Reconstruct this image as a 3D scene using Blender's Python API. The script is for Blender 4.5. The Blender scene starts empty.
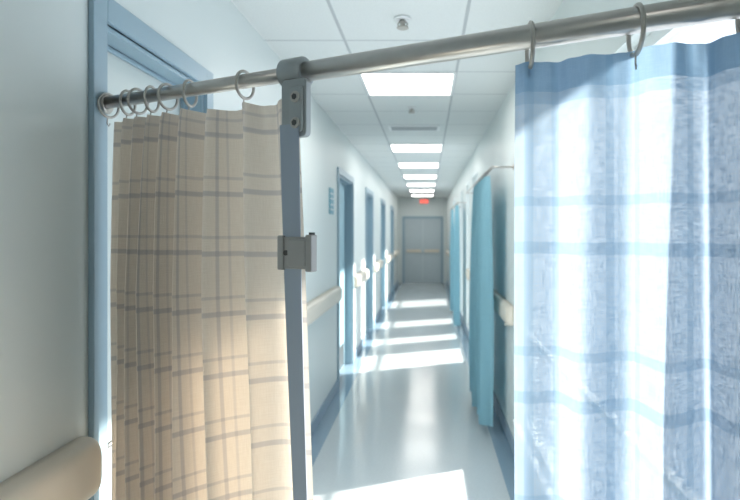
import bpy, bmesh, math, random
from mathutils import Vector, Matrix
random.seed(4)
S = bpy.context.scene
COL = S.collection

# ------------------------------------------------------------ dimensions
XL, XR = -0.97, 0.67          # corridor side walls
H = 2.843                     # ceiling
Y0, Y1 = -2.4, 20.0
CAMH = 1.70

# ------------------------------------------------------------ materials
def new_mat(name):
    m = bpy.data.materials.new(name); m.use_nodes = True
    nt = m.node_tree
    for n in list(nt.nodes): nt.nodes.remove(n)
    out = nt.nodes.new('ShaderNodeOutputMaterial')
    return m, nt, out

def lnk(nt, a, b): nt.links.new(a, b)

def mth(nt, op, a, b=None, c=None, clamp=False):
    n = nt.nodes.new('ShaderNodeMath'); n.operation = op; n.use_clamp = clamp
    for i, v in enumerate((a, b, c)):
        if v is None: continue
        if isinstance(v, (int, float)): n.inputs[i].default_value = v
        else: lnk(nt, v, n.inputs[i])
    return n.outputs[0]

def mixc(nt, fac, a, b, mode='MIX'):
    n = nt.nodes.new('ShaderNodeMix'); n.data_type = 'RGBA'; n.blend_type = mode
    if isinstance(fac, (int, float)): n.inputs[0].default_value = fac
    else: lnk(nt, fac, n.inputs[0])
    for idx, v in ((6, a), (7, b)):
        if isinstance(v, tuple): n.inputs[idx].default_value = (*v, 1)
        else: lnk(nt, v, n.inputs[idx])
    return n.outputs[2]

def simple(name, col, rough=0.5, metal=0.0, noise=0.06, scale=6.0, bump=0.0, bscale=200, spec=0.5):
    m, nt, out = new_mat(name)
    p = nt.nodes.new('ShaderNodeBsdfPrincipled')
    tc = nt.nodes.new('ShaderNodeTexCoord')
    nz = nt.nodes.new('ShaderNodeTexNoise'); nz.inputs['Scale'].default_value = scale
    nz.inputs['Detail'].default_value = 4
    lnk(nt, tc.outputs['Object'], nz.inputs['Vector'])
    c = mixc(nt, nz.outputs['Fac'], tuple(x * (1 - noise) for x in col), tuple(min(1, x * (1 + noise)) for x in col))
    lnk(nt, c, p.inputs['Base Color'])
    p.inputs['Roughness'].default_value = rough
    p.inputs['Metallic'].default_value = metal
    p.inputs['Specular IOR Level'].default_value = spec
    if bump:
        n2 = nt.nodes.new('ShaderNodeTexNoise'); n2.inputs['Scale'].default_value = bscale
        lnk(nt, tc.outputs['Object'], n2.inputs['Vector'])
        b = nt.nodes.new('ShaderNodeBump'); b.inputs['Strength'].default_value = bump
        b.inputs['Distance'].default_value = 0.002
        lnk(nt, n2.outputs['Fac'], b.inputs['Height']); lnk(nt, b.outputs['Normal'], p.inputs['Normal'])
    lnk(nt, p.outputs[0], out.inputs[0])
    return m

def emis(name, col, strength):
    m, nt, out = new_mat(name)
    e = nt.nodes.new('ShaderNodeEmission'); e.inputs[0].default_value = (*col, 1); e.inputs[1].default_value = strength
    lnk(nt, e.outputs[0], out.inputs[0]); return m

def band(nt, coord, period, offset, width, soft=0.002):
    a = mth(nt, 'ADD', coord, 50 * period - offset)
    f = mth(nt, 'MODULO', a, period)
    d = mth(nt, 'ABSOLUTE', mth(nt, 'SUBTRACT', f, period / 2))
    v = mth(nt, 'SUBTRACT', width / 2 + soft, d)
    return mth(nt, 'DIVIDE', v, soft, clamp=True)

def fabric(name, base, line, dark, us, vs, transl=0.5, transp=0.05, line_strength=0.7, head=None, headmix=0.5, weave=0.12, tcol=None, thr=(25, 420), bump=0.3, ku=0.62):
    """woven checked cloth; UV = metres on the cloth. us / vs: lists of (period, offset, width, strength)"""
    m, nt, out = new_mat(name)
    uv = nt.nodes.new('ShaderNodeUVMap')
    sp = nt.nodes.new('ShaderNodeSeparateXYZ'); lnk(nt, uv.outputs[0], sp.inputs[0])
    U, V = sp.outputs[0], sp.outputs[1]
    def comb(co, lst):
        r = None
        for per, off, w, st in lst:
            q = mth(nt, 'MULTIPLY', band(nt, co, per, off, w, 0.003), st)
            r = q if r is None else mth(nt, 'MAXIMUM', r, q)
        return r
    bu = comb(U, us); bv = comb(V, vs)
    s = mth(nt, 'ADD', mth(nt, 'MULTIPLY', bu, ku), mth(nt, 'MULTIPLY', bv, 0.72), clamp=True)
    s = mth(nt, 'MULTIPLY', s, line_strength)
    def thread(sx, sy, det=3):
        mp = nt.nodes.new('ShaderNodeMapping'); mp.inputs['Scale'].default_value = (sx, sy, 1)
        lnk(nt, uv.outputs[0], mp.inputs[0])
        n = nt.nodes.new('ShaderNodeTexNoise'); n.inputs['Scale'].default_value = 1; n.inputs['Detail'].default_value = det
        lnk(nt, mp.outputs[0], n.inputs['Vector']); return n.outputs['Fac']
    th = mth(nt, 'ADD', thread(thr[0], thr[1]), thread(thr[1], thr[0]))
    c = mixc(nt, s, base, line)
    if head:
        hm = mth(nt, 'GREATER_THAN', V, head)
        c = mixc(nt, mth(nt, 'MULTIPLY', hm, headmix), c, line)
    tw = mth(nt, 'MULTIPLY_ADD', mth(nt, 'SUBTRACT', th, 1.0), 2.4, 0.5, clamp=True)
    c = mixc(nt, mth(nt, 'MULTIPLY', mth(nt, 'SUBTRACT', 1.0, tw), weave * 3), c, dark)
    df = nt.nodes.new('ShaderNodeBsdfDiffuse'); lnk(nt, c, df.inputs[0])
    tr = nt.nodes.new('ShaderNodeBsdfTranslucent')
    ct = mixc(nt, 1.0, c, tcol, 'MULTIPLY') if tcol else c
    lnk(nt, ct, tr.inputs[0])
    bp = nt.nodes.new('ShaderNodeBump'); bp.inputs['Strength'].default_value = bump; bp.inputs['Distance'].default_value = 0.0015
    lnk(nt, th, bp.inputs['Height']); lnk(nt, bp.outputs[0], df.inputs['Normal'])
    mx = nt.nodes.new('ShaderNodeMixShader'); mx.inputs[0].default_value = transl
    lnk(nt, df.outputs[0], mx.inputs[1]); lnk(nt, tr.outputs[0], mx.inputs[2])
    tp = nt.nodes.new('ShaderNodeBsdfTransparent')
    mx2 = nt.nodes.new('ShaderNodeMixShader')
    tf = mth(nt, 'MULTIPLY', tw, transp * 2)
    tf = mth(nt, 'MULTIPLY', tf, mth(nt, 'SUBTRACT', 1.0, s))
    if head: tf = mth(nt, 'MULTIPLY', tf, mth(nt, 'SUBTRACT', 1.0, hm))
    lnk(nt, tf, mx2.inputs[0])
    lnk(nt, mx.outputs[0], mx2.inputs[1]); lnk(nt, tp.outputs[0], mx2.inputs[2])
    lnk(nt, mx2.outputs[0], out.inputs[0])
    return m

M_wall = simple('wall_paint', (0.68, 0.74, 0.74), 0.45, noise=0.02, scale=2, bump=0.15, bscale=300)
M_frame = simple('door_frame_paint', (0.29, 0.41, 0.49), 0.4, noise=0.03)
M_doorpale = simple('door_pale', (0.60, 0.66, 0.65), 0.45, noise=0.02)
M_doorblue = simple('door_blue', (0.32, 0.50, 0.59), 0.45, noise=0.04)
M_doorfar = simple('door_far_grey', (0.46, 0.54, 0.58), 0.45, noise=0.04)
M_base = simple('skirting_vinyl', (0.22, 0.31, 0.40), 0.4)
M_rail = simple('handrail_cream', (0.68, 0.63, 0.545), 0.4, noise=0.02)
M_railend = simple('handrail_bracket', (0.55, 0.56, 0.54), 0.4)
M_metal = simple('brushed_steel', (0.50, 0.48, 0.455), 0.30, metal=1.0, noise=0.1, scale=30)
M_ring = simple('ring_metal', (0.44, 0.42, 0.39), 0.4, metal=0.6)
M_clamp = simple('clamp_grey', (0.34, 0.37, 0.38), 0.42, metal=0.35, noise=0.05, scale=40)
M_bolt = simple('bolt_dark', (0.10, 0.10, 0.10), 0.4, metal=0.8)
M_clip = simple('clip_grey', (0.33, 0.33, 0.32), 0.42, metal=0.3)
M_strap = simple('strap_webbing', (0.33, 0.39, 0.47), 0.8, bump=0.4, bscale=600)
M_white = simple('white_plastic', (0.80, 0.82, 0.83), 0.4, noise=0.01)
M_grille = simple('vent_slats', (0.45, 0.48, 0.50), 0.5)
M_panel = emis('light_panel', (1.0, 0.97, 0.92), 9.0)
M_exit = emis('exit_red', (1.0, 0.10, 0.05), 1.2)
M_exitw = emis('exit_white', (1.0, 0.7, 0.7), 1.0)
M_sign = simple('sign_blue', (0.20, 0.42, 0.52), 0.5)
M_winframe = simple('window_frame_paint', (0.75, 0.80, 0.82), 0.4, noise=0.01)

# glass
M_glass, nt, out = new_mat('window_glass')
tp = nt.nodes.new('ShaderNodeBsdfTransparent'); tp.inputs[0].default_value = (0.96, 0.98, 1, 1)
gl = nt.nodes.new('ShaderNodeBsdfGlossy'); gl.inputs['Roughness'].default_value = 0.02
mx = nt.nodes.new('ShaderNodeMixShader'); mx.inputs[0].default_value = 0.05
lnk(nt, tp.outputs[0], mx.inputs[1]); lnk(nt, gl.outputs[0], mx.inputs[2]); lnk(nt, mx.outputs[0], out.inputs[0])

# ceiling tiles
M_ceil, nt, out = new_mat('ceiling_tiles')
tc = nt.nodes.new('ShaderNodeTexCoord'); sp = nt.nodes.new('ShaderNodeSeparateXYZ'); lnk(nt, tc.outputs['Object'], sp.inputs[0])
gx = band(nt, sp.outputs[0], 0.70, 0.21 - 0.35, 0.014, 0.003)
gy = band(nt, sp.outputs[1], 0.70, 4.28 - 0.35, 0.014, 0.003)
g = mth(nt, 'MAXIMUM', gx, gy)
nz = nt.nodes.new('ShaderNodeTexNoise'); nz.inputs['Scale'].default_value = 120; lnk(nt, tc.outputs['Object'], nz.inputs['Vector'])
c = mixc(nt, nz.outputs['Fac'], (0.64, 0.67, 0.67), (0.76, 0.79, 0.79))
c = mixc(nt, g, c, (0.46, 0.49, 0.51))
p = nt.nodes.new('ShaderNodeBsdfPrincipled'); lnk(nt, c, p.inputs['Base Color']); p.inputs['Roughness'].default_value = 0.8
b = nt.nodes.new('ShaderNodeBump'); b.inputs['Strength'].default_value = 0.5; b.inputs['Distance'].default_value = 0.004
lnk(nt, g, b.inputs['Height']); lnk(nt, b.outputs[0], p.inputs['Normal']); lnk(nt, p.outputs[0], out.inputs[0])

# floor vinyl with blue border strips
M_floor, nt, out = new_mat('floor_vinyl')
tc = nt.nodes.new('ShaderNodeTexCoord'); sp = nt.nodes.new('ShaderNodeSeparateXYZ'); lnk(nt, tc.outputs['Object'], sp.inputs[0])
nz = nt.nodes.new('ShaderNodeTexNoise'); nz.inputs['Scale'].default_value = 60; nz.inputs['Detail'].default_value = 6
lnk(nt, tc.outputs['Object'], nz.inputs['Vector'])
c = mixc(nt, nz.outputs['Fac'], (0.42, 0.47, 0.50), (0.54, 0.59, 0.61))
cx = mth(nt, 'ABSOLUTE', mth(nt, 'SUBTRACT', sp.outputs[0], (XL + XR) / 2))
bd = mth(nt, 'GREATER_THAN', cx, (XR - XL) / 2 - 0.14)
c = mixc(nt, bd, c, (0.21, 0.31, 0.40))
p = nt.nodes.new('ShaderNodeBsdfPrincipled'); lnk(nt, c, p.inputs['Base Color'])
n3 = nt.nodes.new('ShaderNodeTexNoise'); n3.inputs['Scale'].default_value = 3
lnk(nt, tc.outputs['Object'], n3.inputs['Vector'])
lnk(nt, mth(nt, 'MULTIPLY_ADD', n3.outputs['Fac'], 0.12, 0.10), p.inputs['Roughness'])
p.inputs['Specular IOR Level'].default_value = 0.6
lnk(nt, p.outputs[0], out.inputs[0])

M_beige = fabric('cloth_beige_check', (0.83, 0.785, 0.725), (0.22, 0.25, 0.35), (0.56, 0.48, 0.40),
                 [(0.155, 0.03, 0.007, 1.0), (0.155, 0.062, 0.004, 0.6)],
                 [(0.155, 0.02, 0.010, 1.0), (0.155, 0.062, 0.005, 0.7)],
                 transl=0.27, transp=0.0, line_strength=0.50, head=1.955, headmix=0.10, weave=0.06, tcol=(1.0, 0.90, 0.78))
M_blue = fabric('cloth_blue_check', (0.47, 0.575, 0.69), (0.13, 0.28, 0.44), (0.21, 0.34, 0.49),
                [(0.20, 0.13, 0.016, 1.0), (0.20, 0.185, 0.010, 0.8)],
                [(0.29, 0.075, 0.020, 1.0), (0.29, 0.165, 0.015, 0.9)],
                transl=0.45, transp=0.10, line_strength=0.50, head=1.972, headmix=0.6, weave=0.15, thr=(32, 480), bump=0.1, ku=0.6)
M_teal = fabric('cloth_teal', (0.33, 0.59, 0.70), (0.27, 0.52, 0.64), (0.20, 0.44, 0.55),
                [(0.4, 0, 0.02, 1)], [(0.4, 0, 0.02, 1)], transl=0.35, transp=0.0, line_strength=0.2, weave=0.05)

# ------------------------------------------------------------ mesh helpers
class B:
    def __init__(s): s.bm = bmesh.new()
    def box(s, a, b, mi=0, mat=None):
        x0, y0, z0 = a; x1, y1, z1 = b
        vs = [Vector(v) for v in ((x0,y0,z0),(x1,y0,z0),(x1,y1,z0),(x0,y1,z0),(x0,y0,z1),(x1,y0,z1),(x1,y1,z1),(x0,y1,z1))]
        if mat: vs = [mat @ v for v in vs]
        v = [s.bm.verts.new(q) for q in vs]
        for f in ((0,3,2,1),(4,5,6,7),(0,1,5,4),(1,2,6,5),(2,3,7,6),(3,0,4,7)):
            fc = s.bm.faces.new([v[i] for i in f]); fc.material_index = mi
    def loft(s, rings, mi=0, caps=True, smooth=True, closed=True):
        R = [[s.bm.verts.new(p) for p in r] for r in rings]
        n = len(R[0])
        for a, b in zip(R, R[1:]):
            for i in range(n if closed else n - 1):
                f = s.bm.faces.new((a[i], a[(i+1)%n], b[(i+1)%n], b[i])); f.material_index = mi; f.smooth = smooth
        if caps:
            for r in (R[0], R[-1]):
                f = s.bm.faces.new(r); f.material_index = mi
    def cyl(s, p0, p1, r, mi=0, n=28, ch=0.0):
        p0, p1 = Vector(p0), Vector(p1); d = (p1 - p0).normalized()
        a = d.orthogonal().normalized(); b = d.cross(a)
        st = [(p0, r), (p1, r)] if not ch else [(p0, r-ch), (p0+d*ch, r), (p1-d*ch, r), (p1, r-ch)]
        s.loft([[c + (a*math.cos(2*math.pi*i/n) + b*math.sin(2*math.pi*i/n))*rr for i in range(n)] for c, rr in st], mi)
    def tube(s, pts, r, mi=0, n=10, closed=False):
        pts = [Vector(p) for p in pts]; m = len(pts); rings = []
        up = None
        for i, p in enumerate(pts):
            q0 = pts[(i-1) % m] if (closed or i > 0) else p
            q1 = pts[(i+1) % m] if (closed or i < m-1) else p
            d = (q1 - q0).normalized()
            if up is None: up = d.orthogonal().normalized()
            a = (up - d*up.dot(d)).normalized(); up = a; b = d.cross(a)
            rings.append([p + (a*math.cos(2*math.pi*k/n) + b*math.sin(2*math.pi*k/n))*r for k in range(n)])
        if closed: rings.append(rings[0])
        s.loft(rings, mi, caps=not closed)
    def prism(s, outline, org, ux, uy, uz, th, mi=0):
        s.loft([[org + ux*u + uy*v for u, v in outline], [org + ux*u + uy*v + uz*th for u, v in outline]], mi, smooth=False)
    def make(s, name, mats, parent=None, bevel=0.0, solid=0.0):
        bmesh.ops.remove_doubles(s.bm, verts=s.bm.verts, dist=1e-6)
        bmesh.ops.recalc_face_normals(s.bm, faces=s.bm.faces)
        me = bpy.data.meshes.new(name); s.bm.to_mesh(me); s.bm.free()
        for m in mats: me.materials.append(m)
        o = bpy.data.objects.new(name, me); COL.objects.link(o)
        if parent: o.parent = parent
        if bevel:
            md = o.modifiers.new('bevel', 'BEVEL'); md.width = bevel; md.segments = 3; md.limit_method = 'ANGLE'
        return o

def rrect(w, h, r, n=6):
    pts = []
    for cx, cy, a0 in ((w/2-r, h/2-r, 0), (-w/2+r, h/2-r, 90), (-w/2+r, -h/2+r, 180), (w/2-r, -h/2+r, 270)):
        for i in range(n+1):
            a = math.radians(a0 + 90*i/n); pts.append((cx + r*math.cos(a), cy + r*math.sin(a)))
    return pts

def empty(name, loc=(0,0,0)):
    e = bpy.data.objects.new(name, None); e.empty_display_size = 0.1; COL.objects.link(e); return e

# ------------------------------------------------------------ room shell
b = B(); b.box((XL-0.15, Y0-0.15, -0.1), (XR+0.15, Y1+0.15, 0)); b.make('floor', [M_floor])
b = B(); b.box((XL-0.15, Y0-0.15, H), (XR+0.15, Y1+0.15, H+0.1)); b.make('ceiling', [M_ceil])

def wall_with_openings(name, x0, x1, ops):
    b = B(); y = Y0
    for (a, c, z0, z1) in ops:
        b.box((x0, y, 0), (x1, a, H))
        if z0 > 0: b.box((x0, a, 0), (x1, c, z0))
        b.box((x0, a, z1), (x1, c, H)); y = c
    b.box((x0, y, 0), (x1, Y1, H)); return b.make(name, [M_wall])

DH = 2.33
doors = [(1.79, 2.60, M_doorpale), (6.55, 7.75, M_doorblue), (9.5, 10.6, M_doorblue), (12.6, 13.7, M_doorblue), (16.0, 17.1, M_doorblue)]
wall_with_openings('wall_left', XL-0.15, XL, [(a, c, 0, DH) for a, c, _ in doors])
wins = [(1.10, 4.57, 0.25, 2.34), (7.9, 8.95, 0.12, 2.50), (9.6, 10.2, 0.12, 2.50), (11.2, 12.0, 0.12, 2.50), (14.0, 15.4, 0.12, 2.50)]
wall_with_openings('wall_right', XR, XR+0.15, wins)
b = B(); b.box((XL-0.15, Y1, 0), (XR+0.15, Y1+0.15, H)); b.make('wall_far', [M_wall])
b = B(); b.box((XL-0.15, Y0-0.15, 0), (XR+0.15, Y0, H)); b.make('wall_back', [M_wall])

for i, (a, c, dm) in enumerate(doors):
    e = empty('door_%d' % (i+1))
    b = B()
    fw = 0.075; px = XL + 0.018
    b.box((XL+0.0005, a-fw, 0), (px, a, DH+fw)); b.box((XL+0.0005, c, 0), (px, c+fw, DH+fw)); b.box((XL+0.0005, a, DH), (px, c, DH+fw))
    b.box((XL-0.149, a+0.0005, 0.001), (XL, a+0.02, DH-0.0005)); b.box((XL-0.149, c-0.02, 0.001), (XL, c-0.0005, DH-0.0005))
    b.box((XL-0.149, a+0.02, DH-0.02), (XL, c-0.02, DH-0.0005))
    b.box((XL-0.085, a+0.02, 0.001), (XL-0.07, a+0.035, DH-0.02)); b.box((XL-0.085, c-0.035, 0.001), (XL-0.07, c-0.02, DH-0.02))
    b.box((XL-0.085, a+0.035, DH-0.035), (XL-0.07, c-0.035, DH-0.02))
    b.make('frame', [M_frame], e, bevel=0.003)
    b = B(); b.box((XL-0.13, a+0.022, 0.006), (XL-0.088, c-0.022, DH-0.022))
    b.box((XL-0.088, a+0.12, 0.02), (XL-0.086, c-0.12, 0.30), 1)
    b.make('leaf', [dm, M_metal], e, bevel=0.002)
    b = B(); hy = a+0.10
    b.cyl((XL-0.088, hy, 1.02), (XL-0.04, hy, 1.02), 0.010); b.cyl((XL-0.045, hy-0.005, 1.02), (XL-0.045, hy+0.11, 1.02), 0.009)
    b.cyl((XL-0.088, hy, 1.02), (XL-0.080, hy, 1.02), 0.026)
    b.make('handle', [M_metal], e)

for i, (a, c, z0, z1) in enumerate(wins):
    e = empty('window_%d' % (i+1))
    b = B(); t = 0.045; xa, xb = XR+0.05, XR+0.10
    b.box((xa, a+.001, z0+.001), (xb, a+t, z1-.001)); b.box((xa, c-t, z0+.001), (xb, c-.001, z1-.001))
    b.box((xa, a+t, z0+.001), (xb, c-t, z0+t)); b.box((xa, a+t, z1-t), (xb, c-t, z1-.001))
    n = max(1, round((c-a)/1.1))
    for k in range(1, n):
        y = a + (c-a)*k/n; b.box((xa+.004, y-0.02, z0+t), (xb-.004, y+0.02, z1-t))
    b.box((xa+.004, a+t, 0.93), (xb-.004, c-t, 0.96))
    if z0 > 0.2: b.box((XR-0.02, a+.001, z0+.001), (xa, c-.001, z0+0.022))
    b.make('frame', [M_winframe], e, bevel=0.002)
    b = B(); b.box((XR+0.073, a+t*0.9, z0+t*0.9), (XR+0.077, c-t*0.9, z1-t*0.9)); b.make('glass', [M_glass], e)

# baseboards
def base(name, x0, x1, gaps):
    b = B(); y = Y0+0.002
    for a, c in gaps + [(Y1-0.002, None)]:
        b.box((x0, y, 0.001), (x1, a, 0.11)); y = c
    b.make(name, [M_base], bevel=0.003)
base('baseboard_left', XL+0.0005, XL+0.013, [(a-0.076, c+0.076) for a, c, _ in doors])
base('baseboard_right', XR-0.013, XR-0.0005, [])

# handrails (crash rail): rounded profile, returned ends
def handrail(yA, yB, side, pr=0.085):
    e = empty('handrail')
    xw = XL if side < 0 else XR; sg = 1 if side < 0 else -1
    zc = 1.050; hh = 0.080
    def prof(y, k, kz):
        pts = []
        for i in range(25):
            a = -math.pi/2 + math.pi*i/24
            ex = 0.55
            c_, s_ = math.cos(a), math.sin(a)
            u = max(0, c_)**ex * pr*k; v = math.copysign(abs(s_)**ex, s_)*hh*kz
            pts.append(Vector((xw + sg*(0.0006 + u), y, zc + v)))
        return pts
    b = B(); st = []
    L = 0.07
    for i in range(9):
        q = i/8; k = math.sqrt(max(0, 1-(1-q)**2)); st.append((yA + L*q, max(0.05, k), 0.80+0.20*k))
    st2 = [(yA+yB-y, k, kz) for y, k, kz in reversed(st)]
    b.loft([prof(*q) for q in st + st2], 0)
    b.make('rail_cover', [M_rail], e)
    b = B()
    for y in (yA+0.16, yB-0.16):
        b.box((xw+sg*0.0006, y-0.02, zc-hh-0.012), (xw+sg*0.05, y+0.02, zc-hh+0.01))
    b.make('brackets', [M_railend], e)
    return e
for a, c in [(-1.5, 1.705), (2.78, 6.40), (7.90, 9.36), (10.74, 12.46), (13.84, 15.86), (17.24, 19.6)]: handrail(a, c, -1, 0.075)
for a, c in [(4.62, 7.8), (9.0, 9.55), (12.1, 13.9), (15.5, 19.6)]: handrail(a, c, 1, 0.06)

# far double door
e = empty('door_6')
b = B(); yF = Y1-0.02
b.box((-0.82, yF-0.02, 0.001), (-0.74, Y1-.001, 2.22)); b.box((0.46, yF-0.02, 0.001), (0.54, Y1-.001, 2.22)); b.box((-0.74, yF-0.02, 2.14), (0.46, Y1-.001, 2.22))
b.make('frame', [M_frame], e)
for k, (xa, xb) in enumerate(((-0.735, -0.145), (-0.135, 0.455))):
    b = B(); b.box((xa, yF-0.005, 0.01), (xb, Y1-.002, 2.135)); b.box((xa+0.05, yF-0.05, 1.02), (xb-0.05, yF-0.03, 1.12), 1)
    b.box((xa+0.08, yF-0.03, 1.04), (xa+0.11, yF-0.005, 1.10), 1); b.box((xb-0.11, yF-0.03, 1.04), (xb-0.08, yF-0.005, 1.10), 1)
    b.make('leaf_%d' % (k+1), [M_doorfar, M_rail], e)

# ceiling fixtures
for yc in (-1.67, 4.63, 8.13, 10.23, 12.33, 14.43, 16.53, 18.63):  # first entry: unseen fill panel added behind the camera to brighten the near end
    e = empty('ceiling_light'); b = B()
    x0, x1, y0, y1 = -0.49, 0.21, yc-0.35, yc+0.35; t = 0.022; z0 = H-0.012
    b.box((x0, y0, z0), (x1, y0+t, H-.0005)); b.box((x0, y1-t, z0), (x1, y1, H-.0005)); b.box((x0, y0+t, z0), (x0+t, y1-t, H-.0005)); b.box((x1-t, y0+t, z0), (x1, y1-t, H-.0005))
    b.make('frame', [M_white], e)
    b = B(); b.box((x0+t, y0+t, H-0.008), (x1-t, y1-t, H-.001)); b.make('diffuser', [M_panel], e)
e = empty('air_vent'); b = B()
b.box((-0.42, 6.42, H-0.012), (0.14, 6.45, H-.0005)); b.box((-0.42, 6.70, H-0.012), (0.14, 6.73, H-.0005)); b.box((-0.42, 6.45, H-0.012), (-0.39, 6.70, H-.0005)); b.box((0.11, 6.45, H-0.012), (0.14, 6.70, H-.0005))
b.make('frame', [M_white], e); b = B()
for k in range(8):
    y = 6.46 + k*0.031; b.box((-0.39, y, H-0.010), (0.11, y+0.016, H-.001))
b.make('slats', [M_grille], e)
def sprinkler(x, y, s=1):
    b = B()
    b.cyl((x, y, H-0.012*s), (x, y, H-.0005), 0.045*s, ch=0.004); b.cyl((x, y, H-0.05*s), (x, y, H-0.012*s), 0.014*s, 1)
    b.cyl((x, y, H-0.058*s), (x, y, H-0.05*s), 0.032*s, 1, ch=0.002)
    for a in (0, math.pi):
        b.tube([(x+0.014*s*math.cos(a), y, H-0.02*s), (x+0.026*s*math.cos(a), y, H-0.034*s), (x+0.016*s*math.cos(a), y, H-0.054*s)], 0.004*s, 1, 8)
    b.make('ceiling_sprinkler', [M_white, M_ring])
sprinkler(-0.13, 3.2); sprinkler(-0.14, 5.5, 0.9)

# exit sign
e = empty('exit_sign'); b = B()
b.box((-0.22, 18.02, 2.56), (0.04, 18.06, 2.68)); b.cyl((-0.18, 18.04, 2.68), (-0.18, 18.04, H-.001), 0.008, 1); b.cyl((0.0, 18.04, 2.68), (0.0, 18.04, H-.001), 0.008, 1)
b.make('housing', [M_exit, M_white], e)
b = B()
for k in range(4):
    xx = -0.205 + k*0.06; b.box((xx, 18.012, 2.59), (xx+0.010, 18.019, 2.65)); b.box((xx, 18.012, 2.59), (xx+0.038, 18.0185, 2.60)); b.box((xx, 18.012, 2.64), (xx+0.038, 18.0185, 2.65))
b.make('lettering', [M_exitw], e)
# room number plaque
e = empty('wall_sign'); b = B()
b.box((XL+.0006, 5.93, 1.88), (XL+0.012, 6.17, 2.14)); b.make('plate', [M_sign], e, bevel=0.002)
b = B()
for z in (2.08, 2.03, 1.97, 1.92): b.box((XL+0.0121, 5.96, z), (XL+0.0135, 6.14, z+0.01))
b.make('text_lines', [M_white], e)

# ------------------------------------------------------------ curtain rod
RA = Vector((XL, 1.78, 2.08)); RB0 = Vector((0.52, 1.00, 2.08)); RD = RB0 - RA
T = RD.normalized(); N = Vector((T.y, -T.x, 0)).normalized()   # towards the camera side
if N.y > 0: N = -N
UP = Vector((0, 0, 1))
def P(t): return RA + RD*t
tend = (XR - XL)/RD.x
e = empty('curtain_rod'); b = B()
b.cyl(P(0.014), P(0.46), 0.0180); b.make('inner_tube', [M_metal], e)
b = B(); b.cyl(P(0.435), P(tend-0.012), 0.0235, ch=0.002); b.make('outer_tube', [M_metal], e)
b = B(); b.cyl((XL+0.0185, RA.y-0.008, 2.08), (XL+0.03, RA.y-0.008, 2.08), 0.032, ch=0.003)
pe = P(tend); b.cyl((XR-0.016, pe.y+0.01, 2.08), (XR-0.0005, pe.y+0.01, 2.08), 0.036, ch=0.003)
b.make('wall_flanges', [M_metal], e)

# clamp bracket on the rod
e = empty('rod_clamp'); pc = P(0.441)
b = B(); b.cyl(pc - T*0.036, pc + T*0.032, 0.036, ch=0.006)
b.make('collar', [M_clamp], e)
b = B(); ol = rrect(0.074, 0.136, 0.012)
b.prism(ol, pc + T*0.022 - UP*0.092 + N*0.018, T, UP, N, 0.018)
b.prism(rrect(0.040, 0.106, 0.006), pc + T*0.032 - UP*0.096 + N*0.036, T, UP, N, 0.005)
b.make('plate', [M_clamp], e, bevel=0.003)
b = B()
for dz in (-0.068, -0.128):
    q = pc + T*0.032 + UP*dz + N*0.040
    b.cyl(q, q + N*0.006, 0.0130, 0, 24, 0.0015); b.cyl(q + N*0.006, q + N*0.0068, 0.0075, 1, 6)
b.make('bolts', [M_ring, M_bolt], e)

# ------------------------------------------------------------ curtains
def interp(xs, ys, x):
    if x <= xs[0]: return ys[0]
    for i in range(len(xs)-1):
        if x <= xs[i+1]:
            return ys[i] + (ys[i+1]-ys[i])*(x-xs[i])/(xs[i+1]-xs[i])
    return ys[-1]

def curtain_mesh(name, mat, parent, pos, tan, nor, t0, t1, crests, amps, ztop, zbot, hooks=None, sag=0.008, spread=0.0, ns=420, nz=70, wander=0.006, latk=0.33, top=0.35, pin=None, second=0.25, driftk=0.4, pinv=0.35):
    """pin: exponent > 1 gives broad rounded fronts with narrow deep valleys (pinch pleats)"""
    bm = bmesh.new(); uvl = bm.loops.layers.uv.new('UVMap')
    ph = [2*math.pi*i for i in range(len(crests))]
    c = [crests[0] - (crests[1]-crests[0])] + list(crests) + [crests[-1] + (crests[-1]-crests[-2])]
    p = [-2*math.pi] + ph + [ph[-1] + 2*math.pi]
    am = [amps[0]] + list(amps) + [amps[-1]]
    rnd = [random.uniform(-1, 1) for _ in range(40)]
    grid = []; us = [0.0]; lastp = None
    for i in range(ns+1):
        s = i/ns; t = t0 + (t1-t0)*s
        fi = interp(c, p, t); a = interp(c, am, t)
        rk = interp(list(range(40)), rnd, (fi/6.283 + 5))
        col = []
        for j in range(nz+1):
            v = j/nz
            fall = min(1, top + 1.1*v**0.6)
            drift = driftk*math.sin(2.2*v + rk*3)*v
            if pin:
                w = 1 - 2*abs(math.sin((fi+drift)/2))**(pin*(1-pinv*v))
            else:
                w = math.cos(fi + drift); w = math.copysign(abs(w)**0.8, w)
            off = a*fall*w + wander*math.sin(9*v + fi*0.31)*v + a*second*v*math.sin(2*fi + 1.3 + 2*v)
            off += 0.003*math.sin(fi*3.0)*(1-v)**10
            lat = -a*fall*latk*math.sin(2*(fi+drift))
            tt = t + spread*s*v
            z = ztop + (zbot-ztop)*v
            if hooks:
                d = min(abs(t-h) for h in hooks)
                z -= sag*min(1, d/0.03)*(1-v)**6
            col.append(pos(tt) + nor*off + tan*lat + UP*(z - pos(tt).z))
        mid = col[nz//2]
        if lastp is not None: us.append(us[-1] + (mid-lastp).length)
        lastp = mid
        grid.append([bm.verts.new(q) for q in col])
    for i in range(ns):
        for j in range(nz):
            f = bm.faces.new((grid[i][j], grid[i][j+1], grid[i+1][j+1], grid[i+1][j])); f.smooth = True
            for lp, (ii, jj) in zip(f.loops, ((i,j),(i,j+1),(i+1,j+1),(i+1,j))):
                lp[uvl].uv = (us[ii], ztop + (zbot-ztop)*jj/nz)
    me = bpy.data.meshes.new(name); bm.to_mesh(me); bm.free(); me.materials.append(mat)
    o = bpy.data.objects.new(name, me); COL.objects.link(o); o.parent = parent
    return o

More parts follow.
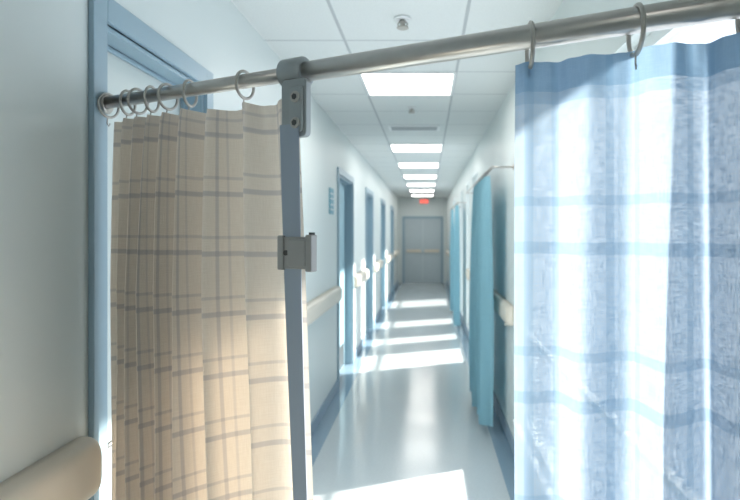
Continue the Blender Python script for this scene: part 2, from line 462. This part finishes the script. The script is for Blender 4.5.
def ring(parent, t, R, tilt=0.15, r=0.0032, k=1):
    b = B(); c0 = P(t) - UP*(R-0.0245)
    dirn = (N*math.cos(tilt) + T*math.sin(tilt))
    pts = [c0 + (dirn*math.cos(a) + UP*math.sin(a))*R for a in [2*math.pi*i/40 for i in range(40)]]
    b.tube(pts, r, 0, 10, closed=True)
    zb = c0 - UP*R
    b.tube([zb + UP*0.004, zb - UP*0.006 + N*0.004, zb - UP*0.02 + N*0.005, zb - UP*0.026, zb - UP*0.018 - N*0.004], 0.0018, 0, 8)
    b.make('ring_%d' % k, [M_ring], parent)

# beige curtain
e = empty('privacy_curtain')
hooksA = [0.024, 0.075, 0.101, 0.136, 0.175, 0.226, 0.343, 0.425]
curtain_mesh('fabric', M_beige, e, P, T, N, 0.040, 0.444,
             [0.050, 0.084, 0.118, 0.152, 0.188, 0.230, 0.284, 0.355, 0.428],
             [0.024, 0.050, 0.064, 0.072, 0.074, 0.072, 0.062, 0.042, 0.012], 2.026, 0.22, hooksA, sag=0.012, spread=0.058, wander=0.008, latk=0.05, top=0.50, second=0.08, ns=700, pin=1.7, driftk=0.5)
for k, t in enumerate(hooksA[:-1]): ring(e, t, 0.034, 0.35 if k % 2 else 0.1, 0.0038, k+1)

# strap + clip along its leading edge
e2 = empty('curtain_strap'); b = B()
rr = []
for i in range(41):
    v = i/40; z = 1.950 - 1.55*v
    t = 0.4490 + 0.036*v; w = 0.028 - 0.009*min(1, v*1.6)
    q = P(t) + N*(0.040 + 0.004*math.sin(5*v)); q = Vector((q.x, q.y, z))
    rr.append([q - T*w, q + T*w, q + T*w + N*0.002, q - T*w + N*0.002])
b.loft(rr, 0, smooth=False); b.make('webbing', [M_strap], e2)
b = B(); q = P(0.463); q = Vector((q.x, q.y, 1.652)) + N*0.040
b.prism(rrect(0.095, 0.074, 0.006), q, T, UP, N, 0.010)
b.prism(rrect(0.052, 0.062, 0.005), q + T*0.012 + N*0.010, T, UP, N, 0.010)
b.prism(rrect(0.018, 0.084, 0.004), q + T*0.045 - N*0.004, T, UP, N, 0.022)
b.prism(rrect(0.018, 0.080, 0.004), q - T*0.040 - N*0.004, T, UP, N, 0.018)
b.make('buckle', [M_clip], e2, bevel=0.0025)
b = B(); b.cyl(q + T*0.045 + UP*0.03 + N*0.004, q + T*0.045 + UP*0.047 + N*0.004, 0.007); b.cyl(q - T*0.022 + N*0.010, q - T*0.022 + N*0.017, 0.006, 0, 16)
b.make('pin', [M_bolt], e2)

# blue curtain
e = empty('privacy_curtain')
hooksB = [0.7855, 0.9025, 1.01]
curtain_mesh('fabric', M_blue, e, P, T, N, 0.768, 1.075,
             [0.776, 0.848, 0.936, 1.000, 1.055], [0.012, 0.030, 0.040, 0.034, 0.024], 2.030, 0.22, hooksB, sag=0.004, wander=0.006, latk=0.05, top=0.40, second=0.10, pin=2.6, driftk=0.35, pinv=0.2)
for k, t in enumerate(hooksB): ring(e, t, 0.043, 0.45, 0.0045, k+1)

# teal curtains on the right wall, each on its own side rod
def side_curtain(y0, y1, ry0, ry1, xc, amp, n, ztop=2.17):
    e = empty('privacy_curtain')
    pos = lambda t: Vector((xc, y0 + (y1-y0)*t, 0))
    cr = [(i+0.5)/n for i in range(n)]
    curtain_mesh('fabric', M_teal, e, pos, Vector((0,1,0)), Vector((-1,0,0)), 0, 1, cr, [amp*random.uniform(.8, 1.1) for _ in cr], ztop, 0.07, ns=160, nz=40, latk=0.0)
    b = B(); b.cyl((xc, ry0, ztop+0.03), (xc, ry1, ztop+0.03), 0.011)
    for y in (ry0+0.02, ry1-0.02):
        b.cyl((xc, y, ztop+0.03), (XR-0.0006, y, ztop+0.03), 0.007); b.cyl((XR-0.008, y, ztop+0.03), (XR-0.0006, y, ztop+0.03), 0.022)
    b.make('side_rod', [M_metal], e)
    b = B()
    for i in range(n):
        y = y0 + (y1-y0)*cr[i]
        b.tube([(xc+0.017*math.cos(a), y, ztop+0.026+0.017*math.sin(a)) for a in [2*math.pi*q/20 for q in range(20)]], 0.002, 0, 6, closed=True)
    b.make('rings', [M_ring], e)
side_curtain(5.0, 6.3, 4.6, 7.7, 0.505, 0.065, 5)
side_curtain(10.4, 11.1, 10.2, 12.0, 0.53, 0.045, 4)
side_curtain(12.4, 12.9, 12.2, 13.9, 0.53, 0.045, 3)

# ------------------------------------------------------------ light
sun = bpy.data.lights.new('sun', 'SUN'); sun.energy = 17.0; sun.angle = math.radians(1.8); sun.color = (1.0, 0.90, 0.77)
so = bpy.data.objects.new('sun', sun); COL.objects.link(so)
az, el = math.radians(24), math.radians(32)
tosun = Vector((math.cos(az)*math.cos(el), math.sin(az)*math.cos(el), math.sin(el)))
so.rotation_euler = tosun.to_track_quat('Z', 'Y').to_euler(); so.location = (6, 4, 5)

W = bpy.data.worlds.new('sky'); S.world = W; W.use_nodes = True
bg = W.node_tree.nodes['Background']; bg.inputs[0].default_value = (0.88, 0.94, 1.0, 1); bg.inputs[1].default_value = 1.9

# ------------------------------------------------------------ camera
cam = bpy.data.cameras.new('camera'); co = bpy.data.objects.new('camera', cam); COL.objects.link(co)
co.location = (0, 0, CAMH); co.rotation_euler = (math.radians(90), 0, 0)
cam.sensor_width = 36; cam.lens = 36*600/740
cam.shift_x = -(427-370)/740; cam.shift_y = (232-250)/740
cam.clip_start = 0.02
cam.dof.use_dof = True; cam.dof.focus_distance = 1.4; cam.dof.aperture_fstop = 4.2
S.camera = co
S.view_settings.view_transform = 'Standard'
S.view_settings.exposure = 0.05
